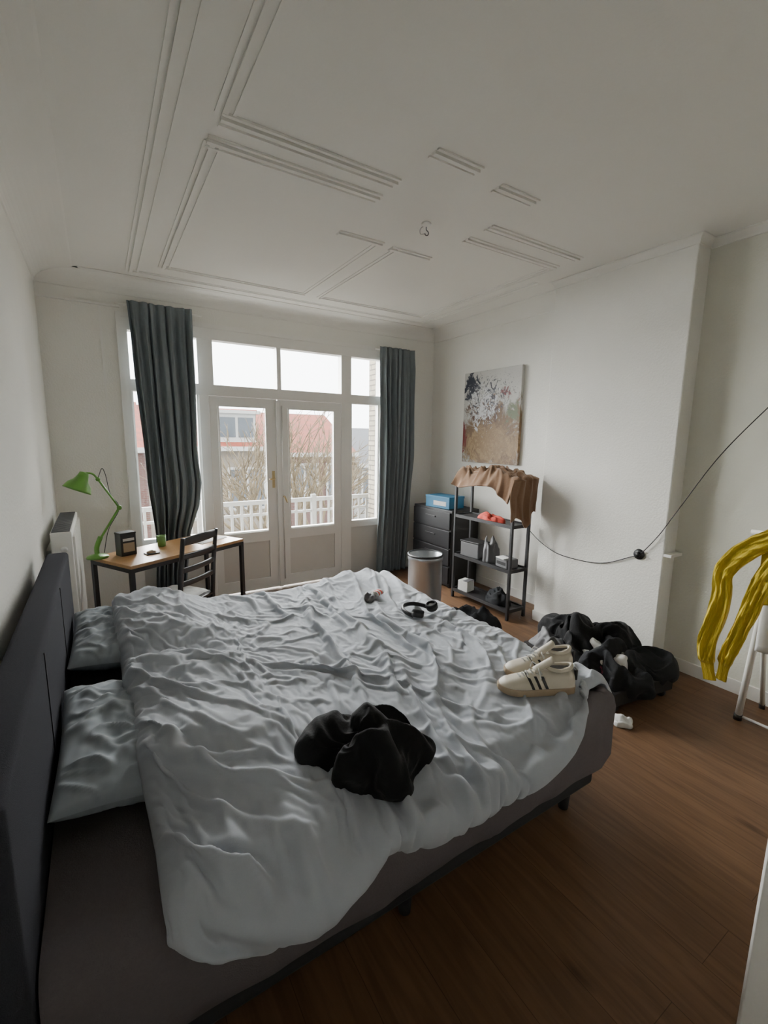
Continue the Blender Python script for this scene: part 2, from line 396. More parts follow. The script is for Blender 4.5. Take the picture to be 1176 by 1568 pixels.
def cove(name,p0,p1,nx,ny,w,h,m0=0,m1=0,lip=.045):
    n=10; prof=[(0,0),(0,-h)]
    for i in range(n+1):
        a=i/n*math.pi/2; prof.append((w*.97*(1-math.cos(a))+.008,-h*.95+h*.87*math.sin(a)))
    prof+= [(w+.012,-.006),(w+lip,-.006),(w+lip,0)]
    V=[];F=[]
    d=(Vector(p1)-Vector(p0)).normalized()
    for P,mm in ((p0,m0),(p1,m1)):
        for a,b in prof: V.append((P[0]+nx*a+d.x*a*mm,P[1]+ny*a+d.y*a*mm,ZC+b))
    k=len(prof)
    for i in range(k): F.append((i,(i+1)%k,k+(i+1)%k,k+i))
    F.append(tuple(range(k))); F.append(tuple(range(k,2*k)))
    o=mkobj(name,V,F,'ceil'); 
    bm=bmesh.new(); bm.from_mesh(o.data); bmesh.ops.recalc_face_normals(bm,faces=bm.faces); bm.to_mesh(o.data); bm.free()
cove('trim_1',(XL,YB),(XL,YW),1,0,.26,.11)
cove('trim_2',(XL,YW),(XR,YW),0,-1,.15,.12)
cove('trim_3',(XR,2.6),(XR,YW),-1,0,.14,.12)
cove('trim_4',(XC,1.58),(XC,2.66),-1,0,.03,.055,-1,1,.012)
cove('trim_5',(XA,YB),(XA,1.6),-1,0,.03,.055,0,0,.012)
cove('trim_11',(XC,1.58),(XA+.1,1.58),0,-1,.03,.055,-1,0,.012)
cove('trim_12',(XC,2.66),(XR,2.66),0,1,.03,.055,-1,0,.012)
L=[]
def rd(x0,y0,x1,y1,w=.10,s=1.):
    offs=[(-w*.5,-w*.5+.016,.008*s),(-w*.5+.028,-w*.5+.052,.013*s),(w*.5-.030,w*.5-.014,.008*s)]
    for a,b,h in offs:
        if abs(y1-y0)<1e-6: L.append((min(x0,x1),max(x0,x1),y0+a,y0+b,ZC-h,ZC+.01))
        else: L.append((x0+a,x0+b,min(y0,y1),max(y0,y1),ZC-h,ZC+.01))
CX=1.80
rd(.34,.30,.34,4.40,.11,.7); rd(3.24,2.75,3.24,4.40,.11,.4); rd(.34,4.40,3.24,4.40,.09,.6)
ix0,ix1,iy0,iy1=.55,3.06,.55,4.17
sx0,sx1,sy0,sy1=1.41,2.16,1.86,2.84
ax0,ax1=CX-.08,CX+.08
rd(ix0,iy0,ix0,2.13,.10,.7); rd(ix0,2.34,ix0,iy1,.10,.7); rd(ix1,2.46,ix1,iy1,.10,.5)
rd(ix0,iy1,ax0,iy1,.09,.9); rd(ax1,iy1,ix1,iy1,.09,.9)
rd(ix0-.02,2.17,sx0,2.17,.11,1.3); rd(ix0-.04,2.35,sx0,2.35,.11,1.3)
rd(sx1,2.26,ix1,2.26,.10,1.); rd(sx1,2.46,ix1,2.46,.10,1.)
rd(ax0,sy1,ax0,iy1,.07,.5); rd(ax1,sy1,ax1,iy1,.07,.5)
rd(sx0,sy0,1.69,sy0,.10,1.); rd(1.87,1.91,sx1,1.91,.10,1.); rd(sx0,sy1,1.74,sy1,.08,1.); rd(1.82,2.86,sx1,2.86,.08,1.)
boxes('trim_6',L,'ceil')
box('baseboard_left',XL,XL+.015,YB,YW,0,.09,'white')
box('baseboard_right',XR-.015,XR,2.66,YW,0,.09,'white')
boxes('baseboard_chimney',[(XC-.015,XC,1.565,2.66,0,.09),(XC,XA,1.565,1.58,0,.09)],'white')
box('baseboard_alcove',XA-.015,XA,YB,1.56,0,.09,'white')
boxes('baseboard_front',[(XL,.24,YW-.015,YW,0,.09),(2.97,XR,YW-.015,YW,0,.09)],'white')
box('trim_7',XL,.24,YW-.02,YW,2.735,2.75,'white')
box('trim_8',XC+.0,XA,1.53,1.58,.85,.87,'white')
box('trim_9',.085,.10,YW-.012,YW,.3,2.73,'white')

# ---------------------------------------------------------------- window & doors
Y0,Y1=4.69,4.78
fr=[(.24,.285,Y0-.01,Y1,0,2.66),(2.88,2.97,Y0-.01,Y1,0,2.66),(.285,2.88,Y0-.008,Y1,2.56,2.66),(.285,2.88,Y0-.008,Y1,2.045,2.145),
    (.85,.935,Y0,Y1-.002,0,2.045),(2.365,2.49,Y0,Y1-.002,0,2.045),(.85,.99,Y0,Y1-.002,2.145,2.56),(2.365,2.49,Y0,Y1-.002,2.145,2.56),(1.62,1.665,Y0,Y1-.002,2.145,2.56),
    (.285,.85,Y0+.02,Y1-.004,.60,.68),(2.49,2.88,Y0+.02,Y1-.004,.60,.68)]
win=boxes('window_1',fr,'white')
boxes('outer_casing',[(.205,.24,YW-.025,YW-.001,0,2.66),(2.97,3.005,YW-.025,YW-.001,0,2.66),(.205,3.005,YW-.025,YW-.001,2.66,2.70)],'white',win)
boxes('sidelight_panels',[(.285,.85,Y0+.05,Y1-.01,0,.60),(2.49,2.88,Y0+.05,Y1-.01,0,.60)],'doorpanel',win)
boxes('beading',[(.285,.30,Y0+.02,Y1-.02,.68,2.045),(.83,.85,Y0+.02,Y1-.02,.68,2.045),(2.49,2.51,Y0+.02,Y1-.02,.68,2.045),(2.86,2.88,Y0+.02,Y1-.02,.68,2.045)],'white',win)
boxes('panes',[(.285,.85,4.745,4.749,.68,2.045),(.285,.85,4.745,4.749,2.145,2.56),(2.49,2.88,4.745,4.749,.68,2.045),(2.49,2.88,4.745,4.749,2.145,2.56),(.99,1.62,4.745,4.749,2.145,2.56),(1.665,2.365,4.745,4.749,2.145,2.56)],'glass',win)
def leaf(name,x0,x1,gx0,gx1):
    d=boxes(name,[(x0,gx0,4.70,4.755,.02,2.04),(gx1,x1,4.70,4.755,.02,2.04),(gx0,gx1,4.70,4.755,1.957,2.04),(gx0,gx1,4.70,4.755,.55,.67),(gx0,gx1,4.70,4.755,.02,.14)],'white')
    box('bottom_panel',gx0,gx1,4.715,4.745,.14,.55,'doorpanel',d)
    boxes('bead',[(gx0,gx0+.015,4.692,4.6995,.66,1.945),(gx1-.015,gx1,4.692,4.6995,.66,1.945),(gx0,gx1,4.692,4.6995,1.945,1.96),(gx0,gx1,4.688,4.6995,.64,.66)],'white',d)
    box('pane',gx0,gx1,4.73,4.734,.67,1.957,'glass',d)
    return d
d1=leaf('door_1',.94,1.61,1.014,1.503); d2=leaf('door_1.001',1.625,2.36,1.731,2.281)
box('astragal',1.598,1.64,4.675,4.6995,.02,2.03,'white',d1,bev=.005)
box('lock_plate',1.545,1.575,4.694,4.70,1.12,1.30,'brass',d1,bev=.002)
tube('lever',smoothcurve([(1.56,4.70,1.22),(1.56,4.655,1.22),(1.50,4.65,1.215)],5),.008,'brass',d1)
tube('espagnolette_rod',[(1.665,4.69,.1),(1.665,4.69,1.98)],.006,'white',d2)
tube('espagnolette_handle',smoothcurve([(1.665,4.69,1.02),(1.665,4.655,1.02),(1.69,4.645,.96)],5),.009,'brass',d2)
# ---------------------------------------------------------------- exterior
box('balcony_floor',-.6,3.9,4.96,5.55,-.25,-.06,'conc')
rl=[(-.5,3.8,5.42,5.47,.84,.89),(-.5,3.8,5.43,5.46,.02,.06),(-.5,3.8,5.43,5.46,.70,.73)]
x=-.45
while x<3.8: rl.append((x,x+.028,5.432,5.458,.03,.86)); x+=.115
for x in (-.5,.9,2.3,3.7): rl.append((x,x+.06,5.41,5.47,-.06,.93))
boxes('balcony_railing',rl,'extwhite')
box('brick_pier',3.09,3.55,4.96,5.32,-.3,4.2,'brickpale')
box('ground_street',-40,60,5.8,60,-7.2,-7,'street')
def house(name,x0,x1,zE,zR,wall,roof,y=18.,wins=(),dormer=None):
    e=boxes(name,[(x0,x1,y,y+8,-7,zE)],wall)
    V=[(x0-.02,y-.35,zE-.1),(x1+.02,y-.35,zE-.1),(x1+.02,y+3.2,zR),(x0-.02,y+3.2,zR),(x0-.02,y+7,zE),(x1+.02,y+7,zE)]
    mkobj('roof',V,[(0,1,2,3),(3,2,5,4),(0,3,4),(1,5,2)],roof,e)
    box('gutter',x0,x1,y-.45,y-.3,zE-.22,zE-.05,'extwhite',e)
    fw=[];gl=[]
    for (wx,wz,w,h) in wins:
        fw+=[(wx-w/2-.1,wx+w/2+.1,y-.06,y-.01,wz-.1,wz),(wx-w/2-.1,wx+w/2+.1,y-.06,y-.01,wz+h,wz+h+.1),(wx-w/2-.1,wx-w/2,y-.06,y-.01,wz,wz+h),(wx+w/2,wx+w/2+.1,y-.06,y-.01,wz,wz+h),(wx-.04,wx+.04,y-.06,y-.01,wz,wz+h)]
        gl.append((wx-w/2,wx+w/2,y-.03,y-.005,wz,wz+h))
    boxes('frames',fw,'extwhite',e); boxes('glazing',gl,'winglass',e)
    if dormer:
        dx,dw,dz,dh=dormer
        box('dormer',dx-dw/2,dx+dw/2,y+.1,y+3,dz,dz+dh,'extwhite',e); box('dormer_roof',dx-dw/2-.15,dx+dw/2+.15,y-.05,y+3,dz+dh,dz+dh+.12,'extwhite',e)
        boxes('dormer_glazing',[(dx-dw/2+.12,dx-.06,y+.06,y+.11,dz+.2,dz+dh-.15),(dx+.06,dx+dw/2-.12,y+.06,y+.11,dz+.2,dz+dh-.15)],'winglass',e)
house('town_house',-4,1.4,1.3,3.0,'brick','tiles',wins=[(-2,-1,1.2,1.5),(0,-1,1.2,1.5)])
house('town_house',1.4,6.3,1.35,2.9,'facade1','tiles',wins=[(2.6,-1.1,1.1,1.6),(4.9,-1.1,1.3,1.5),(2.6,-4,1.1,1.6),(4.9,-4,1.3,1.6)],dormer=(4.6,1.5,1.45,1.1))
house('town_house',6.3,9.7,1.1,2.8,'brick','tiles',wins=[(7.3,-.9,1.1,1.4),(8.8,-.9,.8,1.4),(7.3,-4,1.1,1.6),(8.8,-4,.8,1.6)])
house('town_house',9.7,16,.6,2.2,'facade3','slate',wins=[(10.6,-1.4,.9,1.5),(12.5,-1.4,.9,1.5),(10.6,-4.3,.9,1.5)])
TV=[];TF=[]
def branch(p,d,l,r,dep):
    q=p+d*l*.5+Vector((random.uniform(-1,1),random.uniform(-1,1),random.uniform(-.5,1)))*l*.06; e=p+d*l
    tubegeo([p,q,e],[r,r*.85,r*.65],5,TV,TF)
    if dep==0: return
    for k in range(3):
        nd=(d+Vector((random.uniform(-1,1),random.uniform(-1,1),random.uniform(-.35,.7)))*.62).normalized()
        s=q if (k==0 and dep<5) else e
        branch(s,nd,l*random.uniform(.62,.82),r*.6,dep-1)
branch(Vector((4.1,11.5,-7)),Vector((0,0,1)),4.2,.16,0)
for ang in range(6):
    a=ang*1.05; branch(Vector((4.1,11.5,-2.9)),Vector((math.cos(a)*.6,math.sin(a)*.4,1)).normalized(),1.75,.085,5)
mkobj('bare_tree',TV,TF,'bark',smooth=True)

# ---------------------------------------------------------------- curtains
def curtain(name,zt,edges,seed,folds):
    zs=[e[0] for e in edges][::-1]; ls=[e[1] for e in edges][::-1]; rs=[e[2] for e in edges][::-1]
    def fn(u,v):
        z=zt*(v)+.015*(1-v)
        l=interp(z,zs,ls); r=interp(z,zs,rs)
        uu=u+.018*math.sin(u*23+seed)+.01*nz(u*6,z*1.2,seed)
        x=l+(r-l)*uu+.012*nz(u*3,z*1.6,seed+4)
        ph=u*folds*2*math.pi+1.3*nz(u*2.2,z*.35,seed)
        A=.030+.012*nz(u*5,z*.8,seed+9)
        pinch=sstep(zt-.02,zt-.25,z)
        y=4.605+A*(.45+.55*pinch)*(math.sin(ph)+.3*math.sin(ph*2.1+z))+.015*nz(u*4,z*2,seed+2)
        return (x,min(y,4.662),z)
    return gridobj(name,170,110,fn,'curtain',solid=.003)
c1=curtain('curtain',2.785,[(2.785,.285,.80),(2.1,.315,.80),(1.5,.34,.80),(1.21,.35,.82),(1.0,.365,.79),(.75,.385,.70),(.5,.385,.66),(0,.36,.60)],1.7,7)
c2=curtain('curtain',2.70,[(2.7,2.83,3.31),(1.4,2.85,3.30),(0,2.80,3.22)],5.2,7)
tube('curtain_rod',[(.2,4.645,2.755),(.9,4.645,2.75)],.008,'white'); tube('curtain_rod',[(2.78,4.645,2.67),(3.36,4.645,2.67)],.008,'white')

# ---------------------------------------------------------------- things on the bed
heap('black_sweatshirt',(.655,1.125,zmean(.65,1.12,.1)-.006),.175,.15,.125,3.3,'blackcloth',rz=-.2,amp=.5,f=3.4,outl=.6,sub=5,sim=12)
hp=empty('headphones',(1.55,2.06,zmax(1.55,2.06,.05)+.004),math.radians(20))
arc=[(.085*math.cos(a),.10*math.sin(a),.012+.01*math.sin(a)) for a in np.linspace(math.radians(-10),math.radians(190),24)]
tube('headband',arc,.009,'black',hp,10,flat=1.5)
for i,sx in enumerate((1,-1)):
    lathe('ear_cup_%d'%(i+1),[(0,-.016),(.03,-.016),(.036,-.006),(.036,.01),(.028,.018),(.012,.02),(0,.02)],'black',hp,28,center=(sx*.078,-.045,.022),axis=(-.35*sx,.1,1))
    lathe('ear_pad_%d'%(i+1),[(.018,.016),(.024,.028),(.033,.026),(.037,.016),(.034,.008)],'darkcloth',hp,28,center=(sx*.078,-.045,.022),axis=(-.35*sx,.1,1))
sk=empty('rolled_socks',(1.42,2.38,zmax(1.42,2.38,.04)+.012),math.radians(25))
heap('ball',(0-.04,0,-.015),.055,.045,.05,2.2,'greyplastic',sk,sub=4,amp=.3)
for i,(x,m) in enumerate([(.02,'whitecloth'),(.035,'red'),(.05,'whitecloth'),(.065,'red'),(.08,'whitecloth')]):
    tube('cuff_stripe_%d'%(i+1),[(x-.0075,0,.01),(x+.0075,0,.01)],[.03,.03],m,sk,18,flat=.6)
def sneaker(name,loc,rz):
    e=empty(name,loc,rz)
    st=[(-.148,.012,.03,.075),(-.142,.026,.0,.088),(-.12,.034,0,.095),(-.08,.036,0,.088),(-.04,.037,0,.083),(0,.040,0,.088),(.03,.044,0,.078),(.06,.047,0,.064),(.09,.047,0,.055),(.12,.040,0,.047),(.138,.028,0,.038),(.148,.012,0,.028)]
    xs=[s[0] for s in st]; ws=[s[1] for s in st]; hs=[s[3] for s in st]
    n=44;seg=22;V=[];F=[]
    for i in range(n):
        x=-.148+.296*i/(n-1); w=interp(x,xs,ws); h=interp(x,xs,hs); cy=.006*math.sin((x+.1)*12)
        for k in range(seg):
            a=math.pi*k/(seg-1); c=math.cos(a); s=math.sin(a)
            ww=w*(1-.42*s**3*sstep(.09,-.02,x))
            V.append((x,cy+ww*math.copysign(abs(c)**.75,c),.022+(h-.022)*s**.8))
    for i in range(n-1):
        for k in range(seg-1): F.append((i*seg+k,(i+1)*seg+k,(i+1)*seg+k+1,i*seg+k+1))
    F.append(tuple(range(seg))); F.append(tuple((n-1)*seg+k for k in range(seg))[::-1])
    mkobj('upper',V,F,'cream',e,True)
    V=[];F=[];pr=[]
    for i in range(n): x=-.152+.304*i/(n-1); w=interp(x,xs,ws)+.005 if 0<i<n-1 else .010; pr.append((x,.006*math.sin((x+.1)*12)+w))
    for i in range(n-1,-1,-1): x=-.152+.304*i/(n-1); w=interp(x,xs,ws)+.005 if 0<i<n-1 else .010; pr.append((x,.006*math.sin((x+.1)*12)-w))
    k=len(pr)
    for z in (0,.026):
        for x,y in pr: V.append((x,y,z+(.006 if x>.11 else 0)*(x-.11)/.04*(1 if z==0 else .6)))
    F=[(i,(i+1)%k,k+(i+1)%k,k+i) for i in range(k)]+[tuple(range(k))[::-1],tuple(range(k,2*k))]
    o=mkobj('sole',V,F,'gum',e); md=o.modifiers.new('b','BEVEL'); md.width=.003; md.segments=2
    ring=[(-.078+.052*math.cos(a),.004+.027*math.sin(a),.094+.010*math.cos(a)**2-.002*math.cos(a)) for a in np.linspace(0,2*math.pi,28)]
    tube('collar',ring,.0075,'cream',e,8)
    V=[(-.078,.004,.088)]+[(-.078+.05*math.cos(a),.004+.026*math.sin(a),.0955) for a in np.linspace(0,2*math.pi,28)]
    mkobj('lining',V,[(0,i,i+1) for i in range(1,28)],'greyplastic',e,True)
    gridobj('tongue',8,10,lambda u,v:(-.035+.05*v-.02*(1-v),.004+(u-.5)*.042,.134-.044*v-.012*(2*u-1)**2),'cream',e,solid=.007)
    for s in (1,-1):
        for j in range(3):
            V=[];x0=-.028+j*.027
            for t in np.linspace(0,1,7):
                z=.028+.044*t; x=x0+.020*t
                w=interp(x,xs,ws); h=interp(x,xs,hs); q=min(1,(z-.022)/(h-.022)); sn=q**(1/.8); cs=math.sqrt(max(0,1-sn*sn))
                wv=w*(1-.42*sn**3*sstep(.09,-.02,x))*cs**.75+.0022
                cy=.006*math.sin((x+.1)*12)
                V+= [(x-.0055,cy+s*wv,z),(x+.0055,cy+s*wv,z)]
            mkobj('stripe_%d%s'%(j+1,'a' if s>0 else 'b'),V,[(2*i,2*i+1,2*i+3,2*i+2) for i in range(6)],'black',e)
    lc=[]
    for j in range(6):
        x=-.005+j*.015; h=interp(x,xs,hs)
        lc.append((smoothcurve([(x,.004-.024,h-.010),(x+.004,.004,h+.005),(x+(-.004),.004+.024,h-.010)],5),.0028))
    lc.append((smoothcurve([(-.008,0,.094),(.005,.03,.096),(.0,.05,.07)],6),.002)); lc.append((smoothcurve([(-.008,0,.094),(.01,-.03,.098),(.01,-.05,.07)],6),.002))
    tubes('laces',lc,'whitecloth',e,6)
    box('heel_tab',-.152,-.140,-.010,.018,.05,.092,'black',e,bev=.003)
    return e
zs_=zmean(1.47,1.13,.07)+.002
sneaker('sneaker',(1.47,1.13,zs_),math.radians(148)).scale=(1.06,1.06,1.08)
sneaker('sneaker',(1.60,1.225,zmean(1.6,1.22,.07)+.006),math.radians(156)).scale=(1.06,1.06,1.08)

# ---------------------------------------------------------------- radiator
rad=box('radiator',-.30,-.185,3.45,4.35,.22,1.04,'white',bev=.006)
fins=[]
y=3.49
while y<4.30: fins.append((-.186,-.172,y,y+.022,.26,1.0)); y+=.035
boxes('fins',fins,'white',rad)
boxes('top_grille',[(-.292,-.195,3.46+i*.03,3.472+i*.03,1.04,1.047) for i in range(29)],'greyplastic',rad)
lathe('valve',[(0,0),(.018,0),(.02,.02),(.016,.05),(0,.05)],'whitecloth',rad,20,center=(-.23,3.45,.93),axis=(0,-1,0))
box('wall_bracket',XL,-.30,3.6,4.2,.4,.9,'white',rad)

# ---------------------------------------------------------------- desk (rotated)
DA=math.radians(29.2)
desk=empty('desk',(.11+.02,3.55,0),DA)
box('top',0,1.06,0,.50,.715,.74,'deskwood',desk,bev=.003)
rails=[(.03,1.03,0.001,.03,.685,.715),(.03,1.03,.47,.499,.685,.715),(0.001,.03,0.03,.47,.685,.715),(1.03,1.059,0.03,.47,.685,.715)]
legs=[(0,.03,0,.03,0,.714),(1.03,1.06,0,.03,0,.714),(0,.03,.47,.50,0,.714),(1.03,1.06,.47,.50,0,.714)]
boxes('frame',rails+legs,'blackmetal',desk)
def D(u,v,z=.74):
    c,s=math.cos(DA),math.sin(DA); return (.13+u*c-v*s,3.55+u*s+v*c,z)
pp=empty('paper_sheets',D(.86,.25,.742),DA+.1); box('sheet_1',-.15,.15,-.105,.105,0,.002,'whitecloth',pp); box('sheet_2',-.12,.16,-.09,.12,.002,.004,'whitecloth',pp)
lx,ly=-.065,3.93
lamp=empty('desk_lamp',(0,0,0))
lathe('base',[(0,.740),(.072,.740),(.075,.747),(.068,.757),(.03,.764),(.012,.775),(0,.775)],'green',lamp,36,center=(lx,ly,0))
tube('stem',smoothcurve([(lx,ly,.76),(lx+.0,ly,.82),(lx+.03,ly-.01,.90)],6),.017,'green',lamp)
el=(.10,3.90,1.115); j2=(-.02,3.88,1.335); 
for o in (-.012,.012):
    tube('lower_arm',[(lx+.03,ly-.01+o,.89),(el[0],el[1]+o,el[2])],.007,'green',lamp)
    tube('upper_arm',[(el[0],el[1]+o,el[2]),(j2[0],j2[1]+o,j2[2])],.007,'green',lamp)
tube('elbow',[(el[0],el[1]-.022,el[2]),(el[0],el[1]+.022,el[2])],.017,'green',lamp)
tube('head_joint',[(j2[0],j2[1]-.022,j2[2]),(j2[0],j2[1]+.022,j2[2])],.015,'green',lamp)
hd=Vector((-.13,3.86,1.31)); ax=Vector((-.45,-.15,-1)).normalized()
lathe('shade',[(.012,-.085),(.03,-.080),(.036,-.05),(.048,-.02),(.075,.01),(.088,.045),(.091,.055),(.085,.05),(.065,.01),(.03,-.02)],'green',lamp,36,center=hd,axis=ax)
lathe('bulb',[(0,-.03),(.018,-.03),(.022,0),(.03,.02),(.024,.04),(0,.048)],'whitecloth',lamp,20,center=hd,axis=ax)
tube('shade_arm',smoothcurve([j2,(-.05,3.87,1.375),tuple(hd-ax*.08)],6),.007,'green',lamp)
tube('lamp_cable',smoothcurve([(j2[0],j2[1],j2[2]),(.01,3.9,1.41),(.03,3.9,1.36),(.05,3.9,1.22),(.10,3.91,1.11),(.02,3.92,.95),(-.02,3.95,.77)],6),.0025,'wire',lamp,6)
bx=empty('black_tin_box',(.125,3.93,.741),math.radians(24)); box('body',-.058,.058,-.045,.045,0,.175,'black',bx,bev=.004)
box('label',-.042,.042,-.0465,-.0445,.03,.10,'gum',bx); box('label_strip',-.042,.042,-.0465,-.0445,.115,.135,'whitecloth',bx)
box('lid',-.06,.06,-.047,.047,.165,.18,'blackmetal',bx,bev=.003)
cs=empty('coaster_snack',D(.30,.20,.741),.3); box('board',-.05,.05,-.035,.035,0,.008,'black',cs,bev=.003); heap('snack',(0,0,.008),.035,.022,.02,6.,'gum',cs,sub=3)
lathe('green_cup',[(0,0),(.030,0),(.036,.09),(.033,.09),(.029,.006),(0,.006)],'greengl',None,28,center=D(.50,.36,.741))

# ---------------------------------------------------------------- chair
f=Vector((-.68,.73)).normalized(); ch_a=math.atan2(f.y,f.x)-math.pi/2
ch=empty('dining_chair',(.545,3.475,0),ch_a)
w=.185
lst=[]
for sx in (-1,1):
    lst.append(([(sx*w,-.03,0),(sx*w,0,.22),(sx*w,0,.45),(sx*w,-.02,.70),(sx*w,-.055,.955)],[.016,.018,.019,.018,.015]))
    lst.append(([(sx*w,.37,0),(sx*w,.37,.44)],[.016,.019]))
    lst.append(([(sx*w,0,.20),(sx*w,.37,.20)],[.011,.011]))
lst.append(([(-w,.37,.28),(w,.37,.28)],[.011,.011])); lst.append(([(-w,0,.25),(w,0,.25)],[.011,.011]))
tubes('posts_and_rungs',lst,'chair',ch,10)
for i,(z,h) in enumerate([(.925,.05),(.815,.036),(.715,.036),(.615,.036)]):
    yb=interp(z,[.45,.70,.955],[0,-.02,-.055])
    gridobj('slat_%d'%(i+1),14,4,lambda u,v:((u*2-1)*w,yb-.022*(1-(2*u-1)**2),z-h/2+h*v+(.012*(1-(2*u-1)**2) if v>.5 and i==0 else 0)),'chair',ch,solid=.014)
box('seat',-.20,.20,-.01,.39,.43,.452,'chair',ch,bev=.008)
def cush(u,v):
    a=u*2-1;b=v*2-1;k=(max(0,1-abs(a)**4)*max(0,1-abs(b)**4))**.5
    return (a*.185,.20+b*.17,.455+.035*k+.004*nz(a*4,b*4))
gridobj('cushion',30,30,cush,'whitecloth',ch)

# ---------------------------------------------------------------- shelf rack
rk=empty('shelving_rack')
x0,x1,y0,y1=3.08,3.325,2.74,3.53
P=[]
for x in (x0,x1-.025):
    for y in (y0,y1-.025): P.append((x,x+.025,y,y+.025,0,1.30))
boxes('posts',P,'blackmetal',rk,bev=.002)
for i,z in enumerate((.09,.47,.885,1.28)):
    S=[(x0+.001,x1-.001,y0+.001,y0+.02,z-.02,z+.012),(x0+.001,x1-.001,y1-.02,y1-.001,z-.02,z+.012),(x0+.002,x0+.02,y0+.02,y1-.02,z-.02,z+.012),(x1-.02,x1-.002,y0+.02,y1-.02,z-.02,z+.012),(x0+.02,x1-.02,y0+.02,y1-.02,z-.006,z)]
    boxes('shelf_%d'%(i+1),S,'blackmetal',rk)
heap('red_cloth',(3.15,3.08,.886),.06,.15,.07,2.,'red',sub=5,amp=.4)
b1=empty('grey_storage_box',(3.2,3.33,.471),.1); boxes('body',[(-.08,.08,-.12,.12,0,.15)],'greyplastic',b1,bev=.01); box('lid',-.085,.085,-.125,.125,.15,.165,'black',b1,bev=.004)
heap('grey_bag',(3.19,3.09,.471),.075,.08,.24,7.,'greyplastic',sub=5,amp=.4)
pr_=empty('small_printer',(3.19,2.88,.471),-.1); boxes('body',[(-.07,.07,-.08,.08,0,.09)],'greyplastic',pr_,bev=.012); box('slot',-.072,-.068,-.06,.06,.03,.06,'black',pr_); box('tray',-.09,.0,-.055,.055,.09,.10,'whitecloth',pr_,bev=.002)
wb=empty('white_carton',(3.17,3.40,.091),.2); box('body',-.06,.06,-.06,.06,0,.11,'whitecloth',wb,bev=.003); box('flap',-.06,.06,-.06,.0,.11,.114,'greyplastic',wb)
heap('black_pouch',(3.20,2.97,.091),.09,.15,.13,8.,'darkcloth',sub=5,amp=.4)
def blk(u,v):
    s=v*1.14; yv=3.49-s; z=1.303
    near=y0-.012
    X=3.035+.295*u
    over=yv<near
    front=sstep(.20,0,u)
    bump=.050*sridge(u*1.8+nz(v*3,u*2)*.8,v*5.5,4)**1.5+.045*math.exp(-((v-.34)/.14)**2)+.025*math.exp(-((v-.05)/.1)**2)+.035*sridge(u*4,v*11+u*3,9)**2
    if over:
        d=near-yv; yv=near-.012-.03*sridge(u*3+.5*nz(d*3,u),d*1.5,8)-.015*abs(nz(u*4,d*3)); z-=d*.98
        z+=.14*nz(u*2.6,2.2,5)*min(1,d*3)
        X=3.035+.295*u-.05*d*(1-u)+.02*nz(u*3,d*5,2)
        z+=bump*.5*max(0,1-d*8)
        X-=front*.02
    else:
        dd=.045+.06*max(0,nz(v*4,1.,3)+.25)+.05*max(0,math.sin(v*8+.6))+.14*sstep(.42,.70,v)
        z+=bump*(1-front)
        z-=front*dd
        X-=front*.025*(1+sridge(v*9,u,3))
    return (min(X,3.331),yv,z)
gridobj('brown_blanket',80,150,blk,'brown',solid=.010)
dr=empty('drawer_cabinet'); box('carcass',3.22,3.62,3.72,4.42,.02,.88,'black',dr,bev=.004)
for i in range(4): box('drawer_%d'%(i+1),3.20,3.222,3.735,4.405,.05+i*.205,.24+i*.205,'blackmetal',dr,bev=.004)
for i in range(4): box('handle_%d'%(i+1),3.188,3.20,3.98,4.16,.165+i*.205,.18+i*.205,'black',dr,bev=.002)
boxes('feet',[(3.24,3.28,3.74,3.78,0,.02),(3.56,3.60,3.74,3.78,0,.02),(3.24,3.28,4.36,4.4,0,.02),(3.56,3.6,4.36,4.4,0,.02)],'black',dr)
bb=empty('blue_carton',(3.36,4.02,.881),.1); box('body',-.12,.12,-.19,.19,0,.12,'blue',bb,bev=.004); box('print',-.122,-.118,-.14,.06,.03,.08,'whitecloth',bb); box('lid',-.124,.124,-.194,.194,.11,.135,'blue',bb,bev=.003)
tb=lathe('trash_bin',[(0,0),(.155,0),(.16,.01),(.16,.045),(.157,.05),(.157,.55),(.163,.555),(.165,.59),(.158,.605),(.15,.595),(.148,.30),(0,.29)],'steel',None,56,center=(2.50,3.24,0))
lathe('black_rim',[(.152,.590),(.1665,.592),(.1665,.606),(.158,.612),(.150,.606)],'black',tb,56,center=(2.50,3.24,0))
heap('dark_bag',(2.66,2.72,0),.18,.26,.22,5.5,'darkcloth',rz=.3,sub=5,amp=.4)

